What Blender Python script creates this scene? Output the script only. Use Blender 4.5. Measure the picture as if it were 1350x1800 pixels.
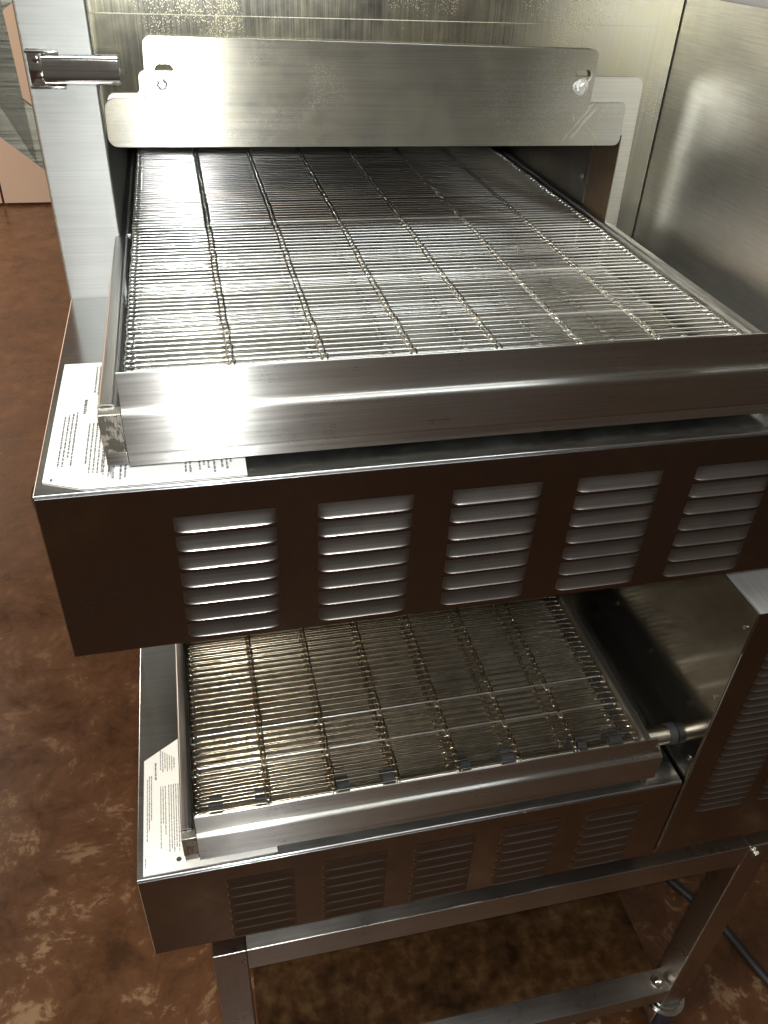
import bpy, bmesh, math, random
from mathutils import Vector, Matrix
random.seed(11)
for o in list(bpy.data.objects):
    bpy.data.objects.remove(o, do_unlink=True)
sc = bpy.context.scene
C = sc.collection
FLOOR = 1.2                      # the measured frame has its zero on the upper housing's top edge; the floor lies 1.2 m below

# ------------------------------------------------------------------ camera
cam = bpy.data.cameras.new("camera"); cam_o = bpy.data.objects.new("camera", cam); C.objects.link(cam_o)
cam.sensor_fit = 'VERTICAL'; cam.sensor_height = 36.0; cam.lens = 1431.05 / 1800 * 36.0
cam.clip_start = 0.01; cam.clip_end = 100
r = Vector((0.97412147, -0.22181477, 0.04342322)); u = Vector((0.09853842, 0.58966759, 0.80161232)); f = Vector((0.20341472, 0.77658892, -0.59626513))
cam_o.matrix_world = Matrix(((r.x, u.x, -f.x, .1111), (r.y, u.y, -f.y, -.4521), (r.z, u.z, -f.z, .3075 + FLOOR), (0, 0, 0, 1)))
sc.camera = cam_o
sc.render.resolution_x = 768; sc.render.resolution_y = 1024

# ------------------------------------------------------------------ world and lamps
w = bpy.data.worlds.new("World"); sc.world = w; w.use_nodes = True
bg = w.node_tree.nodes["Background"]; bg.inputs[0].default_value = (1.0, .86, .70, 1); bg.inputs[1].default_value = .10

def lamp(name, kind, loc, energy, col, target=None, **kw):
    d = bpy.data.lights.new(name, kind); d.energy = energy; d.color = col
    for k, v in kw.items(): setattr(d, k, v)
    o = bpy.data.objects.new(name, d); C.objects.link(o); o.location = loc
    if target is not None:
        o.rotation_euler = (Vector(target) - Vector(loc)).to_track_quat('-Z', 'Y').to_euler()
    return o
# the phone's own light beside its lens, and the kitchen's ceiling lamps, with one more added behind the camera
lamp("phone_light", 'SPOT', (.116, -.46, .332 + FLOOR), 28.0, (.96, 1.0, .99), (.29, .32, -.29 + FLOOR), shadow_soft_size=.010, spot_size=math.radians(128), spot_blend=.6)
lamp("ceiling_lamp", 'AREA', (.25, -.10, 2.8), 21, (.93, 1.0, 1.0), (.25, .1, 0), shape='RECTANGLE', size=1.5, size_y=.5)
lamp("ceiling_lamp", 'AREA', (.3, -3.0, 2.9), 10, (1.0, .86, .68), (.3, -2.6, 0), shape='RECTANGLE', size=1.2, size_y=.6)  # added lamp behind the camera, lights the floor mirrored in the louvers
lamp("ceiling_lamp", 'AREA', (-2.2, -.7, 2.9), 56, (1.0, .82, .58), (-.9, .6, 0), shape='RECTANGLE', size=1.2, size_y=.6)
lamp("ceiling_lamp", 'AREA', (-2.6, 3.4, 2.9), 150, (1.0, .84, .66), (-1.2, 4.8, .6), shape='RECTANGLE', size=1.2, size_y=.6)

vs = sc.view_settings; vs.view_transform = 'Standard'; vs.look = 'None'; vs.exposure = 0; vs.gamma = 1; vs.use_curve_mapping = False

# ------------------------------------------------------------------ materials
MATS = {}
class NT:
    def __init__(s, name):
        s.m = bpy.data.materials.new(name); s.m.use_nodes = True; s.t = s.m.node_tree
        s.b = s.t.nodes["Principled BSDF"]
    def n(s, typ, **kw):
        x = s.t.nodes.new(typ)
        for k, v in kw.items():
            if k.startswith('i_'):
                key = k[2:]; key = int(key) if key.isdigit() else key.replace('_', ' ')
                x.inputs[key].default_value = v
            else: setattr(x, k, v)
        return x
    def l(s, a, b): s.t.links.new(a, b)
    def coords(s, scale, obj=True, off=(0, 0, 0)):
        tc = s.n('ShaderNodeTexCoord'); mp = s.n('ShaderNodeMapping')
        mp.inputs['Scale'].default_value = scale; mp.inputs['Location'].default_value = off
        oi = s.n('ShaderNodeObjectInfo'); ad = s.n('ShaderNodeVectorMath', operation='MULTIPLY_ADD')   # alike pieces must not share their stains
        ad.inputs[1].default_value = (17.0, 17.0, 17.0); cb = s.n('ShaderNodeCombineXYZ')
        for i in range(3): s.l(oi.outputs['Random'], cb.inputs[i])
        s.l(cb.outputs[0], ad.inputs[0]); s.l(tc.outputs['Object'], ad.inputs[2])
        s.l(ad.outputs[0], mp.inputs[0]); return mp.outputs[0]
    def noise(s, vec, scale, detail=3, rough=.5):
        x = s.n('ShaderNodeTexNoise'); x.inputs['Scale'].default_value = scale; x.inputs['Detail'].default_value = detail; x.inputs['Roughness'].default_value = rough
        s.l(vec, x.inputs['Vector']); return x.outputs['Fac']
    def ramp(s, fac, stops):
        x = s.n('ShaderNodeValToRGB'); cr = x.color_ramp
        while len(cr.elements) < len(stops): cr.elements.new(.5)
        for e, (p, c) in zip(cr.elements, stops):
            e.position = p; e.color = (c, c, c, 1) if not isinstance(c, (tuple, list)) else (*c, 1)
        s.l(fac, x.inputs[0]); return x.outputs[0]
    def math(s, op, a, b=None, clamp=False):
        x = s.n('ShaderNodeMath', operation=op, use_clamp=clamp)
        for i, v in enumerate((a, b)):
            if v is None: continue
            if isinstance(v, (int, float)): x.inputs[i].default_value = v
            else: s.l(v, x.inputs[i])
        return x.outputs[0]
    def mix(s, fac, a, b):
        x = s.n('ShaderNodeMix', data_type='RGBA')
        for i, v in ((0, fac), (6, a), (7, b)):
            if isinstance(v, (int, float)): x.inputs[i].default_value = v
            elif isinstance(v, (tuple, list)): x.inputs[i].default_value = (*v, 1)
            else: s.l(v, x.inputs[i])
        return x.outputs[2]

AX = {'x': (1, 0, 0), 'y': (0, 1, 0), 'z': (0, 0, 1)}
def steel(name, col=(.56, .55, .53), rough=.28, aniso=.0, spread='z', grain='x', grain_amt=.10, smudge=.10, tint=None, tint_amt=0.0,
          speck=0.0, speck_col=(.75, .66, .42), speck_scale=420, bump=.0, cgrain=1.0):
    """Brushed sheet: 'grain' is the axis the scratches run along, 'spread' the axis highlights are drawn out along."""
    if name in MATS: return MATS[name]
    t = NT(name); b = t.b
    b.inputs['Metallic'].default_value = 1.0
    sc3 = [900.0, 900.0, 900.0]; sc3['xyz'.index(grain)] = 9.0
    g = t.noise(t.coords(tuple(sc3)), 1.0, 2)
    sm = t.noise(t.coords((1, 1, 1), off=(3.1, 1.7, .4)), 14.0, 5, .6)
    sm2 = t.noise(t.coords((1, 1, 1), off=(7.1, 2.7, 1.4)), 60.0, 4, .65)
    rr = t.math('ADD', t.math('MULTIPLY', t.math('SUBTRACT', g, .5), grain_amt * 2), rough)
    rr = t.math('ADD', rr, t.math('MULTIPLY', t.math('SUBTRACT', sm, .5), smudge * 2))
    rr = t.math('ADD', rr, t.math('MULTIPLY', t.math('SUBTRACT', sm2, .5), smudge))
    c = t.mix(t.ramp(g, [(.3, 0), (.7, 1)]), tuple(x * (1 - .14 * cgrain) for x in col), tuple(min(1, x * (1 + .08 * cgrain)) for x in col))
    if tint:
        k = t.math('MULTIPLY', t.ramp(t.math('ADD', t.math('MULTIPLY', sm, .6), t.math('MULTIPLY', sm2, .4)), [(.40, 0), (.62, 1)]), tint_amt)
        c = t.mix(k, c, tint)
    if speck > 0:
        v = t.n('ShaderNodeTexVoronoi', feature='F1'); v.inputs['Scale'].default_value = speck_scale
        t.l(t.coords((1, .3, .8)), v.inputs['Vector'])
        dots = t.ramp(v.outputs['Distance'], [(.18, 1), (.34, 0)])
        area = t.ramp(t.noise(t.coords((1, 1, 1), off=(1.3, 0, 5.2)), 11.0, 4, .6), [(.50, 0), (.62, 1)])
        k = t.math('MULTIPLY', t.math('MULTIPLY', dots, area), speck, True)
        c = t.mix(k, c, speck_col); rr = t.math('ADD', rr, t.math('MULTIPLY', k, .35))
    t.l(c, b.inputs['Base Color']); t.l(t.math('MAXIMUM', t.math('MINIMUM', rr, .9), .04), b.inputs['Roughness'])
    if aniso > 0:
        b.inputs['Anisotropic'].default_value = aniso
        cx = t.n('ShaderNodeCombineXYZ')
        for i in range(3): cx.inputs[i].default_value = AX[spread][i]
        t.l(cx.outputs[0], b.inputs['Tangent'])
    if bump > 0:
        bp = t.n('ShaderNodeBump'); bp.inputs['Strength'].default_value = bump; bp.inputs['Distance'].default_value = .002
        t.l(t.noise(t.coords((1, 1, 1)), 9.0, 3), bp.inputs['Height']); t.l(bp.outputs[0], b.inputs['Normal'])
    MATS[name] = t.m; return t.m

def plain(name, col, rough=.5, metal=0.0, var=.15, scale=40, bump=0.0):
    if name in MATS: return MATS[name]
    t = NT(name); n = t.noise(t.coords((1, 1, 1)), scale, 4, .6)
    t.l(t.mix(n, tuple(x * (1 - var) for x in col), tuple(min(1, x * (1 + var)) for x in col)), t.b.inputs['Base Color'])
    t.b.inputs['Roughness'].default_value = rough; t.b.inputs['Metallic'].default_value = metal
    if bump:
        bp = t.n('ShaderNodeBump'); bp.inputs['Strength'].default_value = bump; bp.inputs['Distance'].default_value = .001
        t.l(n, bp.inputs['Height']); t.l(bp.outputs[0], t.b.inputs['Normal'])
    MATS[name] = t.m; return t.m

M_wall = steel('wall_steel', (.38, .365, .31), .22, .45, 'x', 'z', .05, .09, tint=(.40, .36, .22), tint_amt=.6, speck=.5, speck_scale=760, bump=.0)
M_hood = steel('hood_steel', (.37, .36, .32), .34, .95, 'z', 'x', .025, .13, tint=(.33, .29, .21), tint_amt=.6, speck=.75, speck_col=(.66, .64, .56), speck_scale=800, bump=.06)
M_trim = steel('trim_steel', (.56, .54, .48), .36, .55, 'z', 'x', .08, .08)
M_post = steel('door_edge_steel', (.41, .41, .395), .60, .80, 'z', 'x', .12, .08)
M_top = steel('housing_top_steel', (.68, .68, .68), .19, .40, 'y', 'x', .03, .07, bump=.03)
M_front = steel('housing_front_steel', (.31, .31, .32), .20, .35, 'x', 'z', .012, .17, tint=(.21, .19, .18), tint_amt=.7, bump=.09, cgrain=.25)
M_louver = steel('louver_steel', (.30, .285, .275), .33, .3, 'x', 'x', .03, .06, tint=(.30, .25, .21), tint_amt=.3)
M_lip = steel('tray_lip_steel', (.56, .55, .53), .29, 1.0, 'z', 'x', .025, .05, tint=(.42, .36, .28), tint_amt=.25, bump=.05)
M_rail = steel('rail_steel', (.55, .55, .55), .36, .5, 'x', 'y', .14, .08)
M_handle = steel('handle_steel', (.30, .29, .24), .38, .5, 'z', 'x', .16, .08)
M_box = steel('control_box_steel', (.66, .655, .63), .33, .5, 'z', 'y', .03, .07, tint=(.44, .40, .33), tint_amt=.3)  # upper panel, its bright reflected sheen put into the paler colour
M_box_low = steel('control_box_steel_dim', (.44, .42, .38), .14, .35, 'z', 'y', .02, .05, tint=(.34, .30, .24), tint_amt=.3)  # same sheet on the lower box, dim reflections put into a darker colour
M_boxtop = steel('control_lid_steel', (.84, .85, .84), .58, .4, 'x', 'y', .05, .05)
M_wire = steel('belt_wire_steel', (.68, .675, .66), .19, 0, 'x', 'x', .03, .07, tint=(.46, .40, .28), tint_amt=.30)
M_wire_old = steel('belt_wire_browned', (.48, .43, .34), .24, 0, 'x', 'x', .06, .12, tint=(.24, .16, .08), tint_amt=.75)
M_wire_new = steel('belt_wire_clean', (.86, .84, .79), .30, 0, 'x', 'x', .05, .05)
M_tray = steel('crumb_tray_steel', (.62, .61, .56), .52, .3, 'x', 'x', .08, .10, tint=(.13, .095, .055), tint_amt=.75)
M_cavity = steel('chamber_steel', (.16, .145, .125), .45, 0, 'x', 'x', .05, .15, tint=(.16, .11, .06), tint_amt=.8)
M_rust = plain('browned_jamb', (.105, .07, .035), .5, .6, .6, 55, .4)
M_stand = steel('stand_steel', (.40, .38, .36), .30, .7, 'z', 'x', .022, .08, tint=(.34, .28, .22), tint_amt=.3)
M_leg = steel('stand_leg_steel', (.40, .38, .36), .30, .5, 'x', 'z', .022, .08, tint=(.34, .28, .22), tint_amt=.3)
M_chrome = steel('chrome', (.78, .78, .77), .10, 0, 'x', 'x', .02, .06)
M_latch = steel('latch_chrome', (.80, .80, .80), .26, .6, 'z', 'x', .02, .06)
M_shaft = steel('shaft_steel', (.60, .57, .50), .30, .6, 'x', 'x', .05, .08)
M_dark = plain('dark_plastic', (.016, .018, .020), .65, 0, .35, 120)
M_black = plain('black_gap', (.008, .008, .008), .8, 0, .2)
M_rubber = plain('black_rubber', (.018, .017, .018), .55, 0, .3, 60)
M_wheel = plain('caster_rubber', (.030, .028, .045), .5, 0, .3, 60)
M_ink = plain('grey_ink', (.035, .035, .04), .6, 0, .3, 300)
M_paper = plain('label_paper', (.80, .80, .77), .38, 0, .03, 80)

def dirty_steel():
    t = NT('stained_corner_steel'); b = t.b
    n = t.math('ADD', t.math('MULTIPLY', t.noise(t.coords((1, 1, .35)), 520, 8, .7), .55), t.math('MULTIPLY', t.noise(t.coords((1, 1, 1), off=(2, 3, 1)), 120, 4, .6), .45))
    k = t.ramp(n, [(.50, 0), (.60, .9)])
    t.l(t.mix(k, (.52, .50, .44), (.085, .062, .032)), b.inputs['Base Color'])
    t.l(t.math('SUBTRACT', 1.0, t.math('MULTIPLY', k, .8)), b.inputs['Metallic'])
    t.l(t.math('ADD', .38, t.math('MULTIPLY', k, .3)), b.inputs['Roughness'])
    return t.m
M_dirty = dirty_steel()

def shelf_mat():
    t = NT('grimy_shelf_steel'); b = t.b
    n = t.noise(t.coords((1, 1, 1)), 12, 6, .62); n2 = t.noise(t.coords((1, 1, 1), off=(3, 1, 0)), 45, 5, .6)
    k = t.ramp(t.math('ADD', t.math('MULTIPLY', n, .65), t.math('MULTIPLY', n2, .35)), [(.38, (.028, .013, .005)), (.50, (.075, .036, .013)), (.60, (.13, .075, .032)), (.70, (.22, .16, .09))])
    t.l(k, b.inputs['Base Color']); b.inputs['Metallic'].default_value = .55
    t.l(t.math('ADD', .25, t.math('MULTIPLY', n2, .3)), b.inputs['Roughness'])
    return t.m
M_shelf = shelf_mat()

def floor_mat():
    t = NT('stained_concrete'); b = t.b
    co = t.coords((1, 1, 1))
    d = t.n('ShaderNodeTexNoise'); d.inputs['Scale'].default_value = 5; d.inputs['Detail'].default_value = 4; t.l(co, d.inputs['Vector'])
    wv = t.n('ShaderNodeVectorMath', operation='MULTIPLY_ADD'); t.l(d.outputs['Color'], wv.inputs[0]); wv.inputs[1].default_value = (.16, .16, 0); t.l(co, wv.inputs[2])
    a = t.noise(wv.outputs[0], 1.7, 6, .6); c2 = t.noise(wv.outputs[0], 11, 9, .66); c3 = t.noise(co, 48, 6, .65); c4 = t.noise(wv.outputs[0], 40, 8, .72)
    base = t.ramp(a, [(.30, (.066, .026, .011)), (.5, (.092, .039, .016)), (.72, (.125, .058, .026))])
    blot = t.ramp(t.math('ADD', t.math('MULTIPLY', c2, .6), t.math('MULTIPLY', c4, .4)), [(.36, .50), (.48, .95), (.60, 1.25)])
    mm = t.n('ShaderNodeMix', data_type='RGBA', blend_type='MULTIPLY'); mm.inputs[0].default_value = 1
    t.l(base, mm.inputs[6]); t.l(blot, mm.inputs[7])
    pick = t.math('ADD', t.math('MULTIPLY', c2, .45), t.math('ADD', t.math('MULTIPLY', c4, .40), t.math('MULTIPLY', c3, .15)))
    near = t.n('ShaderNodeSeparateXYZ'); gp = t.n('ShaderNodeNewGeometry'); t.l(gp.outputs['Position'], near.inputs[0])
    traffic = t.ramp(t.math('ADD', t.math('MULTIPLY', near.outputs[1], -.30), .62), [(.25, .12), (.60, 1)])   # worn where people stand at the oven's end
    worn = t.math('MULTIPLY', t.math('MULTIPLY', t.ramp(pick, [(.535, 0), (.585, .85)]), t.ramp(a, [(.36, .35), (.52, .8)])), traffic)
    col = t.mix(worn, mm.outputs[2], (.34, .235, .14))
    v = t.n('ShaderNodeTexVoronoi'); v.inputs['Scale'].default_value = 26; t.l(co, v.inputs['Vector'])
    chip = t.math('MULTIPLY', t.ramp(v.outputs['Distance'], [(.03, 1), (.06, 0)]), t.ramp(c3, [(.52, 0), (.58, 1)]))
    col = t.mix(chip, col, (.50, .40, .26))
    t.l(col, b.inputs['Base Color'])
    t.l(t.math('ADD', .12, t.math('MULTIPLY', c2, .34)), b.inputs['Roughness'])
    bp = t.n('ShaderNodeBump'); bp.inputs['Strength'].default_value = .12; bp.inputs['Distance'].default_value = .004
    t.l(c2, bp.inputs['Height']); t.l(bp.outputs[0], b.inputs['Normal'])
    return t.m
M_floor = floor_mat()
M_panel = plain('pink_beige_panel', (.58, .46, .39), .35, 0, .04, 3)
M_joint = plain('dark_joint', (.10, .05, .03), .6, 0, .2)

# ------------------------------------------------------------------ mesh helpers
def finish(me, mat, smooth=35):
    me.materials.append(mat)
    if smooth:
        for p in me.polygons: p.use_smooth = True
        me.set_sharp_from_angle(angle=math.radians(smooth))
    return me
def weighted(me, thr=50):
    """Corner normals averaged by face area, so flat faces stay flat and only the small bends shade round."""
    ct = math.cos(math.radians(thr)); vf = [[] for _ in me.vertices]
    for p in me.polygons:
        for v in p.vertices: vf[v].append(p.index)
    no = [Vector(p.normal) for p in me.polygons]; ar = [p.area for p in me.polygons]; out = [None] * len(me.loops)
    for p in me.polygons:
        for li in p.loop_indices:
            n = Vector((0, 0, 0))
            for q in vf[me.loops[li].vertex_index]:
                if no[q].dot(no[p.index]) > ct: n += no[q] * ar[q]
            out[li] = n.normalized() if n.length > 0 else no[p.index]
    me.normals_split_custom_set(out); return me
def from_bm(name, bm, mat, smooth=35):
    bmesh.ops.recalc_face_normals(bm, faces=bm.faces)
    me = bpy.data.meshes.new(name); bm.to_mesh(me); bm.free(); return finish(me, mat, smooth)
def bm_box(bm, x0, x1, y0, y1, z0, z1, bev=0.0, seg=2):
    res = bmesh.ops.create_cube(bm, size=1.0)
    for v in res['verts']:
        v.co = Vector(((x0 + x1) / 2 + v.co.x * (x1 - x0), (y0 + y1) / 2 + v.co.y * (y1 - y0), (z0 + z1) / 2 + v.co.z * (z1 - z0)))
    if bev > 0:
        es = list({e for v in res['verts'] for e in v.link_edges})
        bmesh.ops.bevel(bm, geom=es, offset=bev, segments=seg, affect='EDGES', profile=.5, clamp_overlap=True)
    return bm
def box(name, x0, x1, y0, y1, z0, z1, mat, bev=0.0015, seg=2):
    return weighted(from_bm(name, bm_box(bmesh.new(), x0, x1, y0, y1, z0, z1, bev, seg), mat))
def bm_cyl(bm, p0, p1, r0, r1=None, n=20, caps=True):
    p0 = Vector(p0); p1 = Vector(p1); r1 = r0 if r1 is None else r1
    d = (p1 - p0); res = bmesh.ops.create_cone(bm, cap_ends=caps, segments=n, radius1=r0, radius2=r1, depth=d.length)
    mt = Matrix.Translation((p0 + p1) / 2) @ d.to_track_quat('Z', 'Y').to_matrix().to_4x4()
    bmesh.ops.transform(bm, matrix=mt, verts=res['verts']); return bm
def bm_tube(bm, pts, rad, n=6, cap=True):
    """A tube through points, each ring square to the local direction."""
    pts = [Vector(p) for p in pts]; rings = []
    up = Vector((0, 0, 1)); prev = None
    for i, p in enumerate(pts):
        d = (pts[min(i + 1, len(pts) - 1)] - pts[max(i - 1, 0)]).normalized()
        if prev is None:
            a = d.orthogonal().normalized() if abs(d.dot(up)) > .95 else d.cross(up).normalized()
        else:
            a = (prev - d * prev.dot(d)).normalized()
        prev = a; b = d.cross(a)
        rings.append([bm.verts.new(p + (a * math.cos(2 * math.pi * k / n) + b * math.sin(2 * math.pi * k / n)) * rad) for k in range(n)])
    for A, B in zip(rings, rings[1:]):
        for k in range(n): bm.faces.new((A[k], A[(k + 1) % n], B[(k + 1) % n], B[k]))
    if cap:
        bm.faces.new(rings[0][::-1]); bm.faces.new(rings[-1])
    return bm
def bm_extrude_profile(bm, prof, a0, a1, axis='x'):
    """Closed profile in the other two axes (y,z) or (x,z), extruded along axis."""
    def P(p, a): return (a, p[0], p[1]) if axis == 'x' else (p[0], a, p[1])
    A = [bm.verts.new(P(p, a0)) for p in prof]; B = [bm.verts.new(P(p, a1)) for p in prof]
    n = len(prof)
    for i in range(n): bm.faces.new((A[i], A[(i + 1) % n], B[(i + 1) % n], B[i]))
    bm.faces.new(A[::-1]); bm.faces.new(B); return bm
def sheet_profile(pts, th):
    """Thicken an open polyline into a closed profile by th (to the left of its direction)."""
    pts = [Vector(p) for p in pts]; off = []
    for i, p in enumerate(pts):
        d1 = (p - pts[i - 1]).normalized() if i else (pts[1] - p).normalized()
        d2 = (pts[i + 1] - p).normalized() if i < len(pts) - 1 else d1
        n1 = Vector((-d1.y, d1.x)); n2 = Vector((-d2.y, d2.x)); m = (n1 + n2)
        m = m / max(m.dot(n1), .3) if m.length > 1e-6 else n1
        off.append(p + m * th)
    return [tuple(p) for p in pts] + [tuple(p) for p in reversed(off)]
def rounded(poly, rad, n=6):
    """Fillet a polygon; rad a number or one per corner."""
    out = []; N = len(poly)
    for i in range(N):
        rr = rad[i] if isinstance(rad, (list, tuple)) else rad
        p = Vector(poly[i]); a = Vector(poly[i - 1]); b = Vector(poly[(i + 1) % N])
        d1 = (a - p).normalized(); d2 = (b - p).normalized()
        if rr <= 0: out.append(tuple(p)); continue
        ang = d1.angle(d2); t = rr / math.tan(ang / 2); c = p + (d1 + d2).normalized() * (rr / math.sin(ang / 2))
        s = p + d1 * t; e = p + d2 * t
        for k in range(n + 1):
            q = s.lerp(e, k / n) - c; out.append(tuple(c + q.normalized() * rr))
    return out
def plate(name, outlines, y, th, mat, bev=.0004):
    """Flat sheet in the x-z plane with holes, front face at y, thickness th backwards."""
    cu = bpy.data.curves.new(name, 'CURVE'); cu.dimensions = '2D'; cu.fill_mode = 'BOTH'; cu.extrude = th / 2 - bev; cu.bevel_depth = bev; cu.bevel_resolution = 1
    for ol in outlines:
        sp = cu.splines.new('POLY'); sp.points.add(len(ol) - 1); sp.use_cyclic_u = True
        for p, q in zip(sp.points, ol): p.co = (q[0], q[1], 0, 1)
    ob = bpy.data.objects.new(name, cu); C.objects.link(ob)
    dg = bpy.context.evaluated_depsgraph_get(); me = bpy.data.meshes.new_from_object(ob.evaluated_get(dg))
    bpy.data.objects.remove(ob); bpy.data.curves.remove(cu)
    for v in me.vertices: v.co = Vector((v.co.x, y + th / 2 - v.co.z, v.co.y))
    me.flip_normals() if False else None
    me.name = name; me.materials.clear(); return weighted(finish(me, mat, 40), 60)

def add(name, me, parent=None, loc=(0, 0, 0), rot=(0, 0, 0), label=None):
    o = bpy.data.objects.new(name, me); C.objects.link(o); o.location = loc; o.rotation_euler = rot
    if parent: o.parent = parent
    if label: o['label'] = label
    return o
def thing(name, label, cat, loc, group=None):
    o = bpy.data.objects.new(name, None); C.objects.link(o); o.location = loc; o['label'] = label; o['category'] = cat
    o.empty_display_size = .05
    if group: o['group'] = group
    return o
def structure(name, me, loc=(0, 0, 0)):
    o = add(name, me, None, loc); o['kind'] = 'structure'; return o

# ------------------------------------------------------------------ setting
bm = bmesh.new(); vs4 = [bm.verts.new(p) for p in ((-9, -6, 0), (9, -6, 0), (9, 9, 0), (-9, 9, 0))]; bm.faces.new(vs4)
structure('floor', from_bm('floor', bm, M_floor, 0))
WY = 4.82
wall = structure('back_wall', box('back_wall', -6, 6, WY + .012, WY + .15, 0, 3.2, M_joint, 0))
pm = box('wall_panel', .006, 1.214, 0, .012, .014, 2.44, M_panel, .003)
for i in range(-3, 4):
    add('wall_panel', pm, wall, (-.912 + 1.22 * i, WY - .0005, 0))

# ------------------------------------------------------------------ the ovens
H_HOUSE = .144; W = .586; PITCH = .457; BASE = .180; WALL = .345; ZB = .045
STR = [.0672 + .0663 * k for k in range(8)]          # where the belt's wires hook into each other
ROW = .0083
MESH = {}
def louver_mesh(name, width, height, depth, mat, nu=12):
    bm = bmesh.new(); grid = []
    for v in (0, .15, .3, .45, .6, .75, .86, .92, .96, .985, 1.0):          # a shallow ramp that ends in a rolled lip
        row = []
        for i in range(nu + 1):
            uu = math.sin((-1 + 2 * i / nu) * math.pi / 2); e = (1 - abs(uu) ** 10) ** .7 if abs(uu) < 1 else 0
            d = e * (depth * .85 * v ** 1.4 + .030 * height * max(0, (v - .88) / .12) ** 2)
            row.append(bm.verts.new((uu * width / 2, -d - .0002, -v * height)))
        grid.append(row)
    back = [bm.verts.new((x.co.x, -.0001, -height * .94)) for x in grid[-1]]
    grid.append(back)
    for a, b in zip(grid, grid[1:]):
        for i in range(nu): bm.faces.new((a[i], a[i + 1], b[i + 1], b[i]))
    me = from_bm(name, bm, mat, 50); return me

def wire_mesh(name, mat):
    """One row of the belt: a straight cross wire with a hook at each strand and at both edges."""
    rr = .00105; pts = []
    x0 = STR[0] - .0068; x1 = STR[-1] + .0062
    p = ROW
    pts += [(STR[0] - .0012, -p * .98, .0), (STR[0] - .0026, -p * 1.12, .0006), (x0 + .001, -p * 1.10, .0006), (x0, -p * .93, .0004), (x0 + .0001, -p * .12, 0), (x0 + .0010, -.0001, 0)]
    for k, x in enumerate(STR):
        if k == 0:
            pts += [(x - .0022, 0, 0), (x - .0008, .0006, -.0004), (x + .0016, .0005, 0), (x + .0034, .0005, 0)]; continue
        if k == len(STR) - 1:
            pts += [(x - .0046, .0005, 0), (x - .0026, .0005, 0), (x - .0012, .0004, 0)]; continue
        pts += [(x - .0048, .0005, 0), (x - .0034, .0005, 0), (x - .0024, .0003, .0001), (x - .0019, -.0008, .0002), (x - .0017, -p * .86, .0003), (x - .0012, -p * .98, .0005), (x - .0006, -p * .995, .0005), (x + .0006, -p * .995, .0005), (x + .0012, -p * .98, .0005), (x + .0017, -p * .86, .0003), (x + .0019, -.0008, .0001), (x + .0024, .0003, 0), (x + .0034, .0005, 0), (x + .0048, .0005, 0)]
    pts += [(x1 - .0012, -.0001, 0), (x1, -p * .12, 0), (x1 - .0001, -p * .93, .0004), (x1 - .001, -p * 1.10, .0006), (STR[-1] + .0022, -p * 1.12, .0006), (STR[-1] + .001, -p * .98, 0)]
    bm = bmesh.new(); bm_tube(bm, pts, rr, 8); return from_bm(name, bm, mat, 85)

def text_mesh(name, blocks, mat):
    """Rows of tiny unreadable print as thin raised ink; each block is (x, y_start, y_end, line_height), lines run along y."""
    bm = bmesh.new(); rg = random.Random(5)
    for (x, ya, yb, hgt) in blocks:
        y = ya; s = 1 if yb > ya else -1
        while (yb - y) * s > 0:
            L = rg.choice((.0020, .0030, .0040, .0050)); y2 = y + s * L
            if (yb - y2) * s < 0: y2 = yb
            k = 0; yy = y
            while (y2 - yy) * s > .0002:
                ye = yy + s * min(.00062, abs(y2 - yy)); hh = hgt * rg.choice((.7, .7, 1, 1, .85))
                vs_ = [bm.verts.new(q) for q in ((x, yy, 0), (x + hh, yy, 0), (x + hh, ye, 0), (x, ye, 0))]; bm.faces.new(vs_); yy = ye + s * .00014
            y = y2 + s * .0007
    return from_bm(name, bm, mat, 0)

def hood_outline():
    return rounded([(.0535, .1290), (.5385, .1275), (.5375, .1652), (.4998, .1655), (.5002, .2095), (.0918, .2142), (.0895, .1678), (.0548, .1670)],
                   [.008, .006, .004, .002, .006, .007, .002, .009])
def slot(cx, cz, ww, hh):
    return rounded([(cx - ww / 2, cz - hh / 2), (cx + ww / 2, cz - hh / 2), (cx + ww / 2, cz + hh / 2), (cx - ww / 2, cz + hh / 2)], hh * .46)[::-1]

def bolt_mesh(name, rad, hgt, mat, washer=True):
    bm = bmesh.new()
    if washer: bm_cyl(bm, (0, 0, 0), (0, -hgt * .25, 0), rad * 1.45, n=20)
    bm_cyl(bm, (0, -hgt * .25, 0), (0, -hgt * .85, 0), rad, n=6 if washer else 14)
    bm_cyl(bm, (0, -hgt * .85, 0), (0, -hgt, 0), rad * .95, rad * .6, n=6 if washer else 14)
    return from_bm(name, bm, mat, 30)

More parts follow.
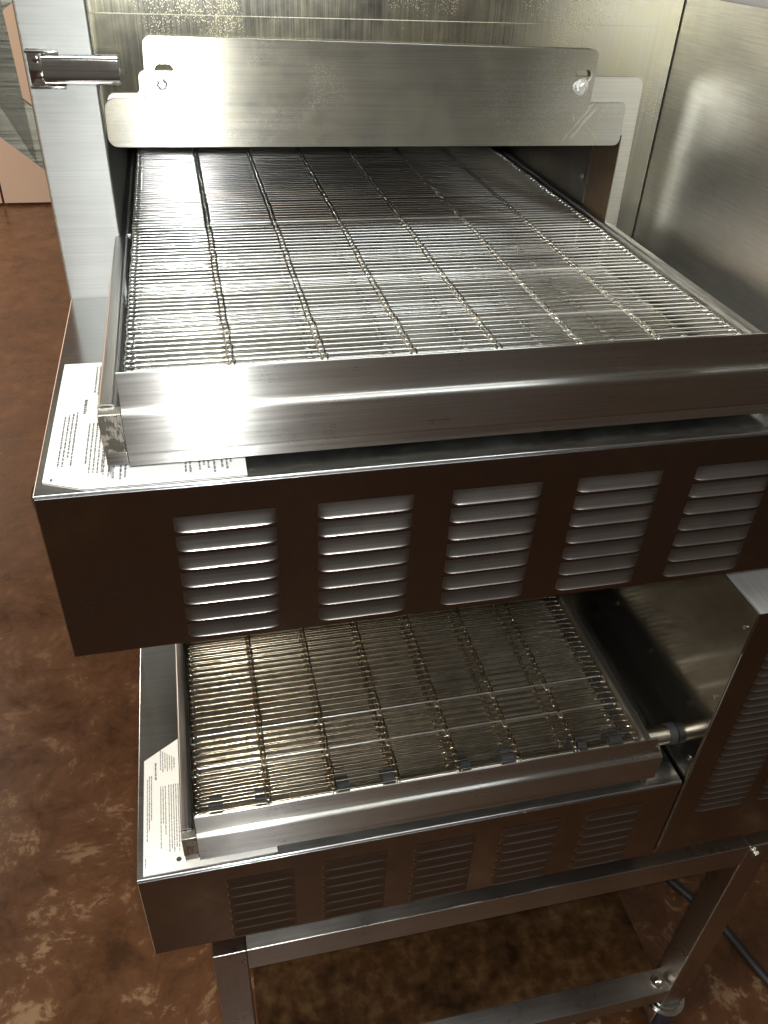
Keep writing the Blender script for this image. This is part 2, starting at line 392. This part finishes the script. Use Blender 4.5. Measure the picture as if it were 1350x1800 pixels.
def build_oven(origin, label, lower):
    root = thing('conveyor_oven', label, 'oven', (origin[0], origin[1], origin[2] - BASE))
    L = (0, 0, BASE)
    def part(name, me, loc=(0, 0, 0), rot=(0, 0, 0), parent=None, label=None):
        if parent is None: return add(name, me, root, (loc[0] + L[0], loc[1] + L[1], loc[2] + L[2]), rot, label)
        return add(name, me, parent, loc, rot, label)
    def mesh(key, fn):
        if key not in MESH: MESH[key] = fn()
        return MESH[key]

    # body: end wall with the opening, chamber behind it
    def wall_me():
        bm = bmesh.new()
        def q(a, b, c, d): bm.faces.new([bm.verts.new(p) for p in (a, b, c, d)])
        x0, x1, xa, xb, zt = .0, .5785, .0505, .5437, .140
        Y = WALL
        q((x0, Y, -.18), (xa, Y, -.18), (xa, Y, zt), (x0, Y, zt))
        q((xb, Y, -.18), (x1, Y, -.18), (x1, Y, zt), (xb, Y, zt))
        q((xa, Y, -.18), (xb, Y, -.18), (xb, Y, -.004), (xa, Y, -.004))
        q((x0, Y, zt), (x1, Y, zt), (x1, Y, .2255), (x0, Y, .2285))
        q((x0, Y, .2285), (x1, Y, .2255), (x1, Y, .2290), (x0, Y + .0010, .2293))
        q((x0, Y + .0010, .2293), (x1, Y, .2290), (x1, Y, .2768), (x0, Y + .0010, .2768))
        q((x0, Y + .0010, .2768), (x1, Y, .2768), (x1, 1.05, .2768), (x0, 1.05, .2768))
        q((x0, Y, -.18), (x1, Y, -.18), (x1, 1.05, -.18), (x0, 1.05, -.18))
        bmesh.ops.remove_doubles(bm, verts=bm.verts, dist=1e-5)
        return from_bm('end_wall', bm, M_wall, 0)
    part('end_wall', mesh('wall', wall_me))
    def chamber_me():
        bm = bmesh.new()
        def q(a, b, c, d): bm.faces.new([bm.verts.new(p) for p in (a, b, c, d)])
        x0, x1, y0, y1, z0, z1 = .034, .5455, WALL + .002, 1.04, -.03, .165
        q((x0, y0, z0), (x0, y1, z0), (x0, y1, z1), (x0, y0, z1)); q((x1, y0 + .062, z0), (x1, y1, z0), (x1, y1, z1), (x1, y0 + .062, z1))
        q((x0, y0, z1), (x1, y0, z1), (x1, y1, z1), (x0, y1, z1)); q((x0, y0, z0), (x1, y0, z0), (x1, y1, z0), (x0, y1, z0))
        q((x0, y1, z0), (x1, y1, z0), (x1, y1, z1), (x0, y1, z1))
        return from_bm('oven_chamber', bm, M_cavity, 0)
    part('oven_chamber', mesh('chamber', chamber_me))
    part('jamb', mesh('jamb', lambda: box('jamb', .5462, .5490, WALL + .002, WALL + .062, -.03, .16, M_rust, .0006)), label='browned jamb inside the oven opening')
    bj = mesh('jambbolt', lambda: bolt_mesh('bolt', .0028, .004, M_shaft, False))
    for (y, z) in ((.416, .078), (.409, .046)): part('bolt', bj, (.5452, y, z), (0, 0, -math.pi / 2))
    # baking fingers above the belt, dim in the dark of the chamber
    for k in range(2):
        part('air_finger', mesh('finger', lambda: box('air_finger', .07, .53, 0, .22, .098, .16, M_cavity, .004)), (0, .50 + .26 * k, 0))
    # opening trim and the sliding hood plate
    part('opening_trim', mesh('trim', lambda: plate('opening_trim', [rounded([(.0577, .136), (.0577, .1702), (.0848, .1706), (.0852, .1883), (.5530, .1868), (.5572, .003), (.5437, .003), (.5420, .136)], [0, .005, .004, .006, .008, 0, 0, 0])], .3425, .0020, M_trim)))
    hood = part('hood_plate', mesh('hood', lambda: plate('hood_plate', [hood_outline(), slot(.1068, .1885, .0155, .0105), slot(.4885, .1885, .0165, .0105)], .3392, .0024, M_hood)), label='smudged sliding plate above the belt opening')
    bl = mesh('hoodbolt', lambda: bolt_mesh('bolt', .0050, .008, M_latch))
    for x, a in ((.1040, .3), (.4868, .9)): part('bolt', bl, (x, .3388, .1795), (0, a, 0), hood)
    def scratch_me():
        bm = bmesh.new(); rg = random.Random(2)
        for (a, b, c, d, ww) in ((.5045, .1660, .4760, .1300, .0011), (.5085, .1630, .4850, .1330, .0014), (.4965, .1480, .5130, .1340, .0012), (.4840, .1560, .4870, .1500, .0010)):
            n = 9; prev = None
            for i in range(n + 1):
                t = i / n; x = a + (c - a) * t + rg.uniform(-.0006, .0006); z = b + (d - b) * t + rg.uniform(-.0006, .0006); h = ww * rg.uniform(.3, 1) * (1 if 0 < i < n else .1)
                cur = (bm.verts.new((x - h, .33905, z + h * .5)), bm.verts.new((x + h, .33905, z - h * .5)))
                if prev: bm.faces.new((prev[0], prev[1], cur[1], cur[0]))
                prev = cur
        return from_bm('scratch', bm, M_trim, 0)
    if not lower: part('scratch', mesh('scratch', scratch_me), (0, 0, 0), (0, 0, 0), hood)

    # the front door seen edge-on, with its latch and handle
    door = part('door', mesh('door', lambda: box('door', -.0015, .0528, .3265, 1.05, -.176, .2755, M_post, .0022, 3)), label='door seen edge-on as a pale brushed strip')
    if not lower:
        def latch_plate():
            bm = bmesh.new(); bm_box(bm, .0018, .0180, .3245, .3262, .1790, .2055, .0004); bm_box(bm, .0018, .0270, .3160, .3250, .2035, .2052, .0005); bm_box(bm, .0022, .0290, .3150, .3250, .1785, .1802, .0005)
            return from_bm('latch_base', bm, M_chrome)
        lt = part('latch', latch_plate(), (0, 0, 0), (0, 0, 0), door, label='chrome toggle latch on the door edge')
        def latch_arm():
            prof = sheet_profile([(.3235, .2020), (.3200, .2028), (.3180, .2022), (.3164, .2002), (.3158, .1985), (.3157, .1850), (.3164, .1832), (.3180, .1812), (.3200, .1806), (.3235, .1814)], .0008)
            bm = bm_extrude_profile(bmesh.new(), prof, .0135, .0712)
            return weighted(from_bm('latch_arm', bm, M_chrome, 50), 60)
        part('latch_arm', latch_arm(), (0, 0, 0), (0, 0, 0), door)
        rv = bolt_mesh('rivet', .0030, .0030, M_chrome, False)
        for x, z in ((.0088, .1985), (.0105, .1862)): part('rivet', rv, (x, .3243, z), (0, 0, 0), door)
    def handle_me():
        pts = [(.010, .118), (-.0080, .1340), (-.032, .1555), (-.060, .180), (-.072, .212), (-.052, .238), (-.010, .252)]
        sm = []
        for i in range(len(pts) - 1):
            for k in range(4):
                t = k / 4; p0 = Vector(pts[max(i - 1, 0)]); p1 = Vector(pts[i]); p2 = Vector(pts[i + 1]); p3 = Vector(pts[min(i + 2, len(pts) - 1)])
                sm.append(tuple(.5 * ((2 * p1) + (p2 - p0) * t + (2 * p0 - 5 * p1 + 4 * p2 - p3) * t * t + (3 * p1 - p0 - 3 * p2 + p3) * t ** 3)))
        sm.append(pts[-1])
        hw = .019; L_ = []; R_ = []
        for i, p in enumerate(sm):
            d = (Vector(sm[min(i + 1, len(sm) - 1)]) - Vector(sm[max(i - 1, 0)])).normalized(); n_ = Vector((-d.y, d.x))
            L_.append(tuple(Vector(p) + n_ * hw)); R_.append(tuple(Vector(p) - n_ * hw))
        bm = bm_extrude_profile(bmesh.new(), L_ + R_[::-1], .356, .361, 'y')
        bmesh.ops.triangulate(bm, faces=[f_ for f_ in bm.faces if len(f_.verts) > 4])
        return weighted(from_bm('handle', bm, M_handle, 30), 30)
    part('handle', mesh('handle', handle_me), (0, 0, 0), (0, 0, 0), door)

    # conveyor housing: a box with louvers
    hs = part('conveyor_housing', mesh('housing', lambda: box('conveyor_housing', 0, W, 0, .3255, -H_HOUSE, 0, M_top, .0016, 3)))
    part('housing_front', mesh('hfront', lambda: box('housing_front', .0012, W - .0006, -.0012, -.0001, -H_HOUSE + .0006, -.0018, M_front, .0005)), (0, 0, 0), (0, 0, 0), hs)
    lv = mesh('louver', lambda: louver_mesh('louver', .0690, .0112, .0038, M_louver, 18))
    for i in range(5):
        for j in range(7):
            part('louver', lv, (.1183 + .0978 * i, -.0012, -.0354 - .0164 * j + .0100), (0, 0, 0), hs)
    # crumb tray with its raised front lip
    tray = part('crumb_tray', mesh('tray', lambda: box('crumb_tray', .0560, .5400, .0200, .3400, .0072, .0088, M_tray, .0004)), label='stained pan under the wire belt')
    def lip_me():
        prof = sheet_profile([(.0069, .0783), (.0065, .0792), (.0059, .0795), (.0053, .0792), (.0051, .0783), (.0051, .0572), (.0049, .0559), (.0044, .0552), (.0038, .0550), (.0022, .0547), (.0012, .0542), (.0004, .0534), (.0001, .0524), (.0000, .0512), (0, .0262), (.0005, .0250), (.0014, .0243), (.0018, .0236), (.0004, .0172), (.0009, .0164), (.0050, .0161), (.0200, .0120), (.0205, .0090)], .0009)
        bm = bm_extrude_profile(bmesh.new(), prof, .0622, .5470)
        for v in bm.verts:
            if v.co.x > .5 and v.co.z > .0565: v.co.x = .5372
        return weighted(from_bm('tray_lip', bm, M_lip, 50))
    part('tray_lip', mesh('lip', lip_me))
    part('tray_corner', mesh('corner', lambda: box('tray_corner', .0480, .0618, .0015, .0110, .0265, .0540, M_dirty, .0007)), label='stained end of the tray beside the lip')
    part('tray_foot', mesh('foot', lambda: box('tray_foot', .0484, .0618, .0030, .0110, .0165, .0260, M_lip, .0006)))
    # side rails
    def railL():
        prof = sheet_profile([(.0477, .0010), (.0477, .0535), (.0482, .0552), (.0496, .0560), (.0560, .0560), (.0574, .0553), (.0578, .0538), (.0578, .0480)], -.0011)
        return weighted(from_bm('side_rail', bm_extrude_profile(bmesh.new(), prof, .0112, .94, 'y'), M_rail, 50))
    part('side_rail', mesh('railL', railL))
    def railR():
        prof = sheet_profile([(.5400, .0440), (.5400, .0490), (.5406, .0502), (.5420, .0508), (.5470, .0508), (.5484, .0501), (.5490, .0488), (.5490, .0010)], -.0011)
        return weighted(from_bm('side_rail', bm_extrude_profile(bmesh.new(), prof, .0112, .94, 'y'), M_rail, 50))
    part('side_rail', mesh('railR', railR))
    rb = mesh('railbolt', lambda: bolt_mesh('bolt', .0030, .0040, M_chrome, False))
    for y in (.068, .153, .240): part('bolt', rb, (.5491, y, .042), (0, 0, math.pi / 2))
    part('bolt', rb, (.0577, .338, .052), (0, 0, math.pi / 2))
    # shaft, sprockets
    SY, SR = .041, .0165; SZ = ZB - SR
    def shaft_me():
        bm = bmesh.new(); bm_cyl(bm, (.0590, SY, SZ), (.5392, SY, SZ), .0062, n=20); return from_bm('drive_shaft', bm, M_shaft, 40)
    part('drive_shaft', mesh('shaft', shaft_me))
    def coupling_me():
        bm = bmesh.new(); bm_cyl(bm, (.5502, SY, SZ + .004), (.5782, SY, SZ + .004), .0106, n=28); return from_bm('drive_coupling', bm, M_shaft, 40)
    part('drive_coupling', mesh('coupling', coupling_me))
    def collar_me():
        bm = bmesh.new(); bm_cyl(bm, (.5784, SY, SZ + .004), (.5872, SY, SZ + .004), .0122, n=28); return from_bm('shaft_collar', bm, M_dark, 40)
    part('shaft_collar', mesh('collar', collar_me))
    def sprocket_me():
        bm = bmesh.new(); bm_cyl(bm, (-.0068, 0, 0), (.0068, 0, 0), .0148, n=28)
        for k in range(10):
            a = 2 * math.pi * k / 10
            bm_box(bm, -.0066, .0066, math.cos(a) * .0146 - .0013, math.cos(a) * .0146 + .0013, math.sin(a) * .0146 - .0013, math.sin(a) * .0146 + .0013, .0004, 1)
        return from_bm('sprocket', bm, M_dark, 35)
    sp = mesh('sprocket', sprocket_me)
    for x in (.0815, .1272, .2093, .2583, .3387, .3880, .4713, .5135): part('sprocket', sp, (x, SY, SZ), (random.uniform(0, .6), 0, 0))
    # belt wires, each a part: front wrap, top run, return run
    wa = mesh('wireA' + str(lower), lambda: wire_mesh('belt_wire', M_wire_old if lower else M_wire)); wc = mesh('wireC', lambda: wire_mesh('belt_wire', M_wire_new))
    clean = {5, 10} if lower else {2, 11, 23, 42}
    rg = random.Random(7 if lower else 3)
    for k in range(92):
        y = SY + .002 + ROW * k + rg.uniform(-.00018, .00018)
        sag = -.0015 * math.sin(min(1, k / 40) * math.pi)
        part('belt_wire', wc if k in clean else wa, (rg.uniform(-.0006, .0006), y, ZB + sag + rg.uniform(-.00012, .00012)), (rg.uniform(-.03, .03), rg.uniform(-.0003, .0003), rg.uniform(-.0006, .0006)))
    nw = int(math.pi * SR / ROW)
    for k in range(1, nw + 1):
        a = k * ROW / SR
        part('belt_wire', wa, (0, SY - SR * math.sin(a), SZ + SR * math.cos(a)), (a, 0, 0))
    for k in range(44):
        part('belt_wire', wa, (rg.uniform(-.0008, .0008), SY + .004 + ROW * k, ZB - 2 * SR + rg.uniform(-.0004, .0004)), (math.pi, 0, 0), label='wire of the return run under the belt') if False else \
        part('belt_wire', wa, (rg.uniform(-.0008, .0008), SY + .004 + ROW * k, ZB - 2 * SR + rg.uniform(-.0004, .0004)), (rg.uniform(-.03, .03), 0, rg.uniform(-.001, .001)))

    part('corner_gap', mesh('cgap', lambda: box('corner_gap', .5760, .5840, WALL + .004, WALL + .010, -.14, .276, M_black, 0)))
    # control box
    zlo = -H_HOUSE if lower else -.030
    bx = part('control_box', mesh('box%d' % lower, lambda: box('control_box', .5965, .9600, .0, 1.04, zlo, .2515, M_boxtop, .0020, 3)))
    part('box_front', mesh('boxfront%d' % lower, lambda: box('box_front', .5905, .9600, -.0012, -.0001, zlo + .001, .2550, M_front, .0005)), (0, 0, 0), (0, 0, 0), bx)
    def side_me():
        bm = bm_box(bmesh.new(), .5886, .5902, .0, .346, zlo, .2552, .0005)
        for v in bm.verts: v.co.x -= .0088 * max(0, v.co.y) / .345
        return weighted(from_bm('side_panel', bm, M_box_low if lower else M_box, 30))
    side = part('side_panel', mesh('boxside%d' % lower, side_me), (0, 0, 0), (0, 0, 0), bx)
    part('lid_gap', mesh('gap', lambda: box('lid_gap', .5910, .5960, .002, .33, .2, .2490, M_black, 0)), (0, 0, 0), (0, 0, 0), bx)
    scw = mesh('boxscrew', lambda: bolt_mesh('screw', .0026, .0022, M_chrome, False))
    for z in (.232, .133, .033): part('screw', scw, (.5886, .0068, z), (0, 0, -math.pi / 2), bx)
    lb = mesh('boxlouver', lambda: louver_mesh('louver', .0670, .0082, .0034, M_louver, 10))
    for c in range(2):
        for j in range(24 if lower else 21):
            part('louver', lb, (.6515 + .0815 * c, -.0012, -.0540 + .0115 * (j if lower else j + 3)), (0, 0, 0), bx)

    # printed label on the housing's top
    if lower:
        ol = [(.0066, .0060), (.1370, .0050), (.1372, .0125), (.0475, .0300), (.0472, .1655), (.0066, .1388)]
        ol = [(.0066, .0040), (.1370, .0045), (.1372, .0400), (.0474, .0400), (.0472, .1655), (.0066, .1388)]
    else:
        ol = [(.0052, .0150), (.0322, .0032), (.1352, .0034), (.1358, .0420), (.0474, .0420), (.0470, .1835), (.0058, .1838)]
    bm = bmesh.new(); f0 = bm.faces.new([bm.verts.new((x, y, .0004)) for x, y in ol])
    ex = bmesh.ops.extrude_face_region(bm, geom=[f0])
    for v in [g for g in ex['geom'] if isinstance(g, bmesh.types.BMVert)]: v.co.z = .0008
    lab = part('printed_label', from_bm('printed_label', bm, M_paper, 0), label='white printed label at the corner of the housing top')
    rows = []
    if lower:
        rows += [(.0098 + .0021 * i, .118 - .004 * (i == 0), .040 + (.012 * i), .0011) for i in range(3)]
        rows += [(.0180, .134, .112, .0019)]
        rows += [(.0235 + .0024 * i, .150 - .002 * i, .124 - .003 * (i % 2), .0011) for i in range(7)]
        rows += [(.0235 + .0024 * i, .103, .030 + .014 * ((i * 2) % 3), .0011) for i in range(3)] + [(.0318 + .0024 * i, .1035, .024 + .004 * (i % 2), .0011) for i in range(5)]
        rows += [(.0085, .022, .012, .0010)]
    else:
        rows += [(.0125 + .0027 * i, .098 + .002 * i, .030 + (.010 * (i == 2)), .0015) for i in range(4)]
        rows += [(.0250, .122, .100, .0026)]
        rows += [(.0310 + .0026 * i, .176, .132 - .004 * (i % 2), .0015) for i in range(6)]
        rows += [(.0300 + .0027 * i, .086, .020 + .012 * (i == 0), .0015) for i in range(5)] + [(.0430, .084, .070, .0014), (.0420, .058, .016, .0014), (.0452, .058, .014, .0014), (.0484, .035, .012, .0014)]
        rows += [(.0098, .018, .0145, .0018), (.0530, .030, .010, .0014), (.0560, .030, .012, .0014)]
        rows += [(x, .030, e, .0015) for x, e in ((.0950, .0125), (.0980, .0115), (.1042, .0135), (.1070, .019), (.1100, .015), (.1138, .0095), (.1190, .0145), (.1222, .011), (.1250, .020))]
    if lower:
        bm = bmesh.new(); bmesh.ops.create_circle(bm, cap_ends=True, segments=14, radius=.0026); me = from_bm('printed_mark', bm, M_ink, 0); part('printed_mark', me, (.0408, .0155, .0010), (0, 0, 0), lab)
    part('printed_text', text_mesh('printed_text', rows, M_ink), (0, 0, .0009), (0, 0, 0), lab)
    return root

Z0 = FLOOR
build_oven((0, 0, Z0), 'upper stainless conveyor oven with bright wire belt and hood plate above its opening', False)
build_oven((.0028, 0, Z0 - PITCH), 'lower stainless conveyor oven with browned wire belt, resting on the stand', True)

# ------------------------------------------------------------------ stand
ST = thing('oven_stand', 'square tube steel stand with grimy shelf, on casters under the lower oven', 'stand', (.42, .40, 0))
OFF = Vector((-.42, -.40, FLOOR))
def sadd(name, me, loc=(0, 0, 0), parent=None, label=None):
    return add(name, me, parent or ST, Vector(loc) + OFF if parent is None else loc, (0, 0, 0), label)
lg = box('leg', 0, .0385, 0, .0385, -1.102, -.6378, M_leg, .0020, 3)
cm = None
def caster_mesh():
    bm = bmesh.new(); bm_cyl(bm, (0, 0, -.003), (0, 0, -.010), .030, n=28); bm_cyl(bm, (0, 0, .0), (0, 0, -.003), .024, n=28)
    bm_cyl(bm, (0, 0, -.010), (0, 0, -.020), .033, .028, n=28)
    bm_box(bm, -.021, -.017, -.018, .030, -.066, -.018, .001); bm_box(bm, .017, .021, -.018, .030, -.066, -.018, .001)
    return from_bm('caster', bm, M_chrome, 35)
def wheel_mesh():
    bm = bmesh.new(); bm_cyl(bm, (-.013, .010, -.0605), (.013, .010, -.0605), .0365, n=32); bmesh.ops.bevel(bm, geom=[e for e in bm.edges if e.calc_face_angle(0) > 1], offset=.005, segments=3, affect='EDGES')
    return from_bm('wheel', bm, M_wheel, 35)
cme = caster_mesh(); wme = wheel_mesh()
for x in (.0600, .7370):
    for y in (.0, .780):
        sadd('leg', lg, (x, y, 0))
        cs = sadd('caster', cme, (x + .019, y + .019, -1.1022)); add('wheel', wme, cs)
def angle_x(name, z, hgt, dep, x0=.0987, x1=.7368):
    prof = sheet_profile([(.0006, z - hgt), (.0006, z - .0015), (.0012, z - .0004), (.0022, z), (dep, z)], -.003)
    return weighted(from_bm(name, bm_extrude_profile(bmesh.new(), prof, x0, x1), M_stand, 50))
sadd('top_rail', angle_x('top_rail', -.6382, .042, .034)); sadd('bottom_rail', angle_x('bottom_rail', -1.048, .034, .036))
br = box('rear_rail', .0987, .7368, .800, .8170, -.680, -.6382, M_stand, .001); sadd('rear_rail', br); sadd('rear_rail', box('rear_rail', .0987, .7368, .800, .8170, -1.084, -1.048, M_stand, .001))
sr = box('side_rail', 0, .003, .0388, .7797, -.680, -.6382, M_stand, .0006)
for x in (.0602, .7722): sadd('side_rail', sr, (x, 0, 0))
sadd('shelf', box('shelf', .0995, .7300, .0370, .800, -1.0535, -1.0495, M_shelf, .0008), label='grimy rust-mottled lower shelf')
bb = bolt_mesh('bolt', .0070, .0080, M_chrome)
o = sadd('bolt', bb, (.7250, .0180, -1.0478)); o.rotation_euler = (-math.pi / 2, 0, 0)
o = sadd('bolt', bb, (.1120, .0180, -1.0478)); o.rotation_euler = (-math.pi / 2, 0, 0)
sadd('bolt', bolt_mesh('bolt', .0060, .0050, M_stand), (.752, -.0005, -.655))

# ------------------------------------------------------------------ cable on the floor
def smooth_path(pts, n=8):
    out = []
    for i in range(len(pts) - 1):
        for k in range(n):
            t = k / n; p0 = Vector(pts[max(i - 1, 0)]); p1 = Vector(pts[i]); p2 = Vector(pts[i + 1]); p3 = Vector(pts[min(i + 2, len(pts) - 1)])
            out.append(.5 * ((2 * p1) + (p2 - p0) * t + (2 * p0 - 5 * p1 + 4 * p2 - p3) * t * t + (3 * p1 - p0 - 3 * p2 + p3) * t ** 3))
    return out + [Vector(pts[-1])]
bm = bmesh.new(); bm_tube(bm, smooth_path([(.80, .62, .008), (.835, .42, .008), (.900, .25, .008), (.955, .145, .008), (.982, .045, .008), (1.03, -.09, .008), (1.14, -.20, .008)]), .0085, 12)
o = add('power_cable', from_bm('power_cable', bm, M_rubber, 60)); o['label'] = 'black power cable lying on the brown floor beside the stand leg'; o['category'] = 'cable'
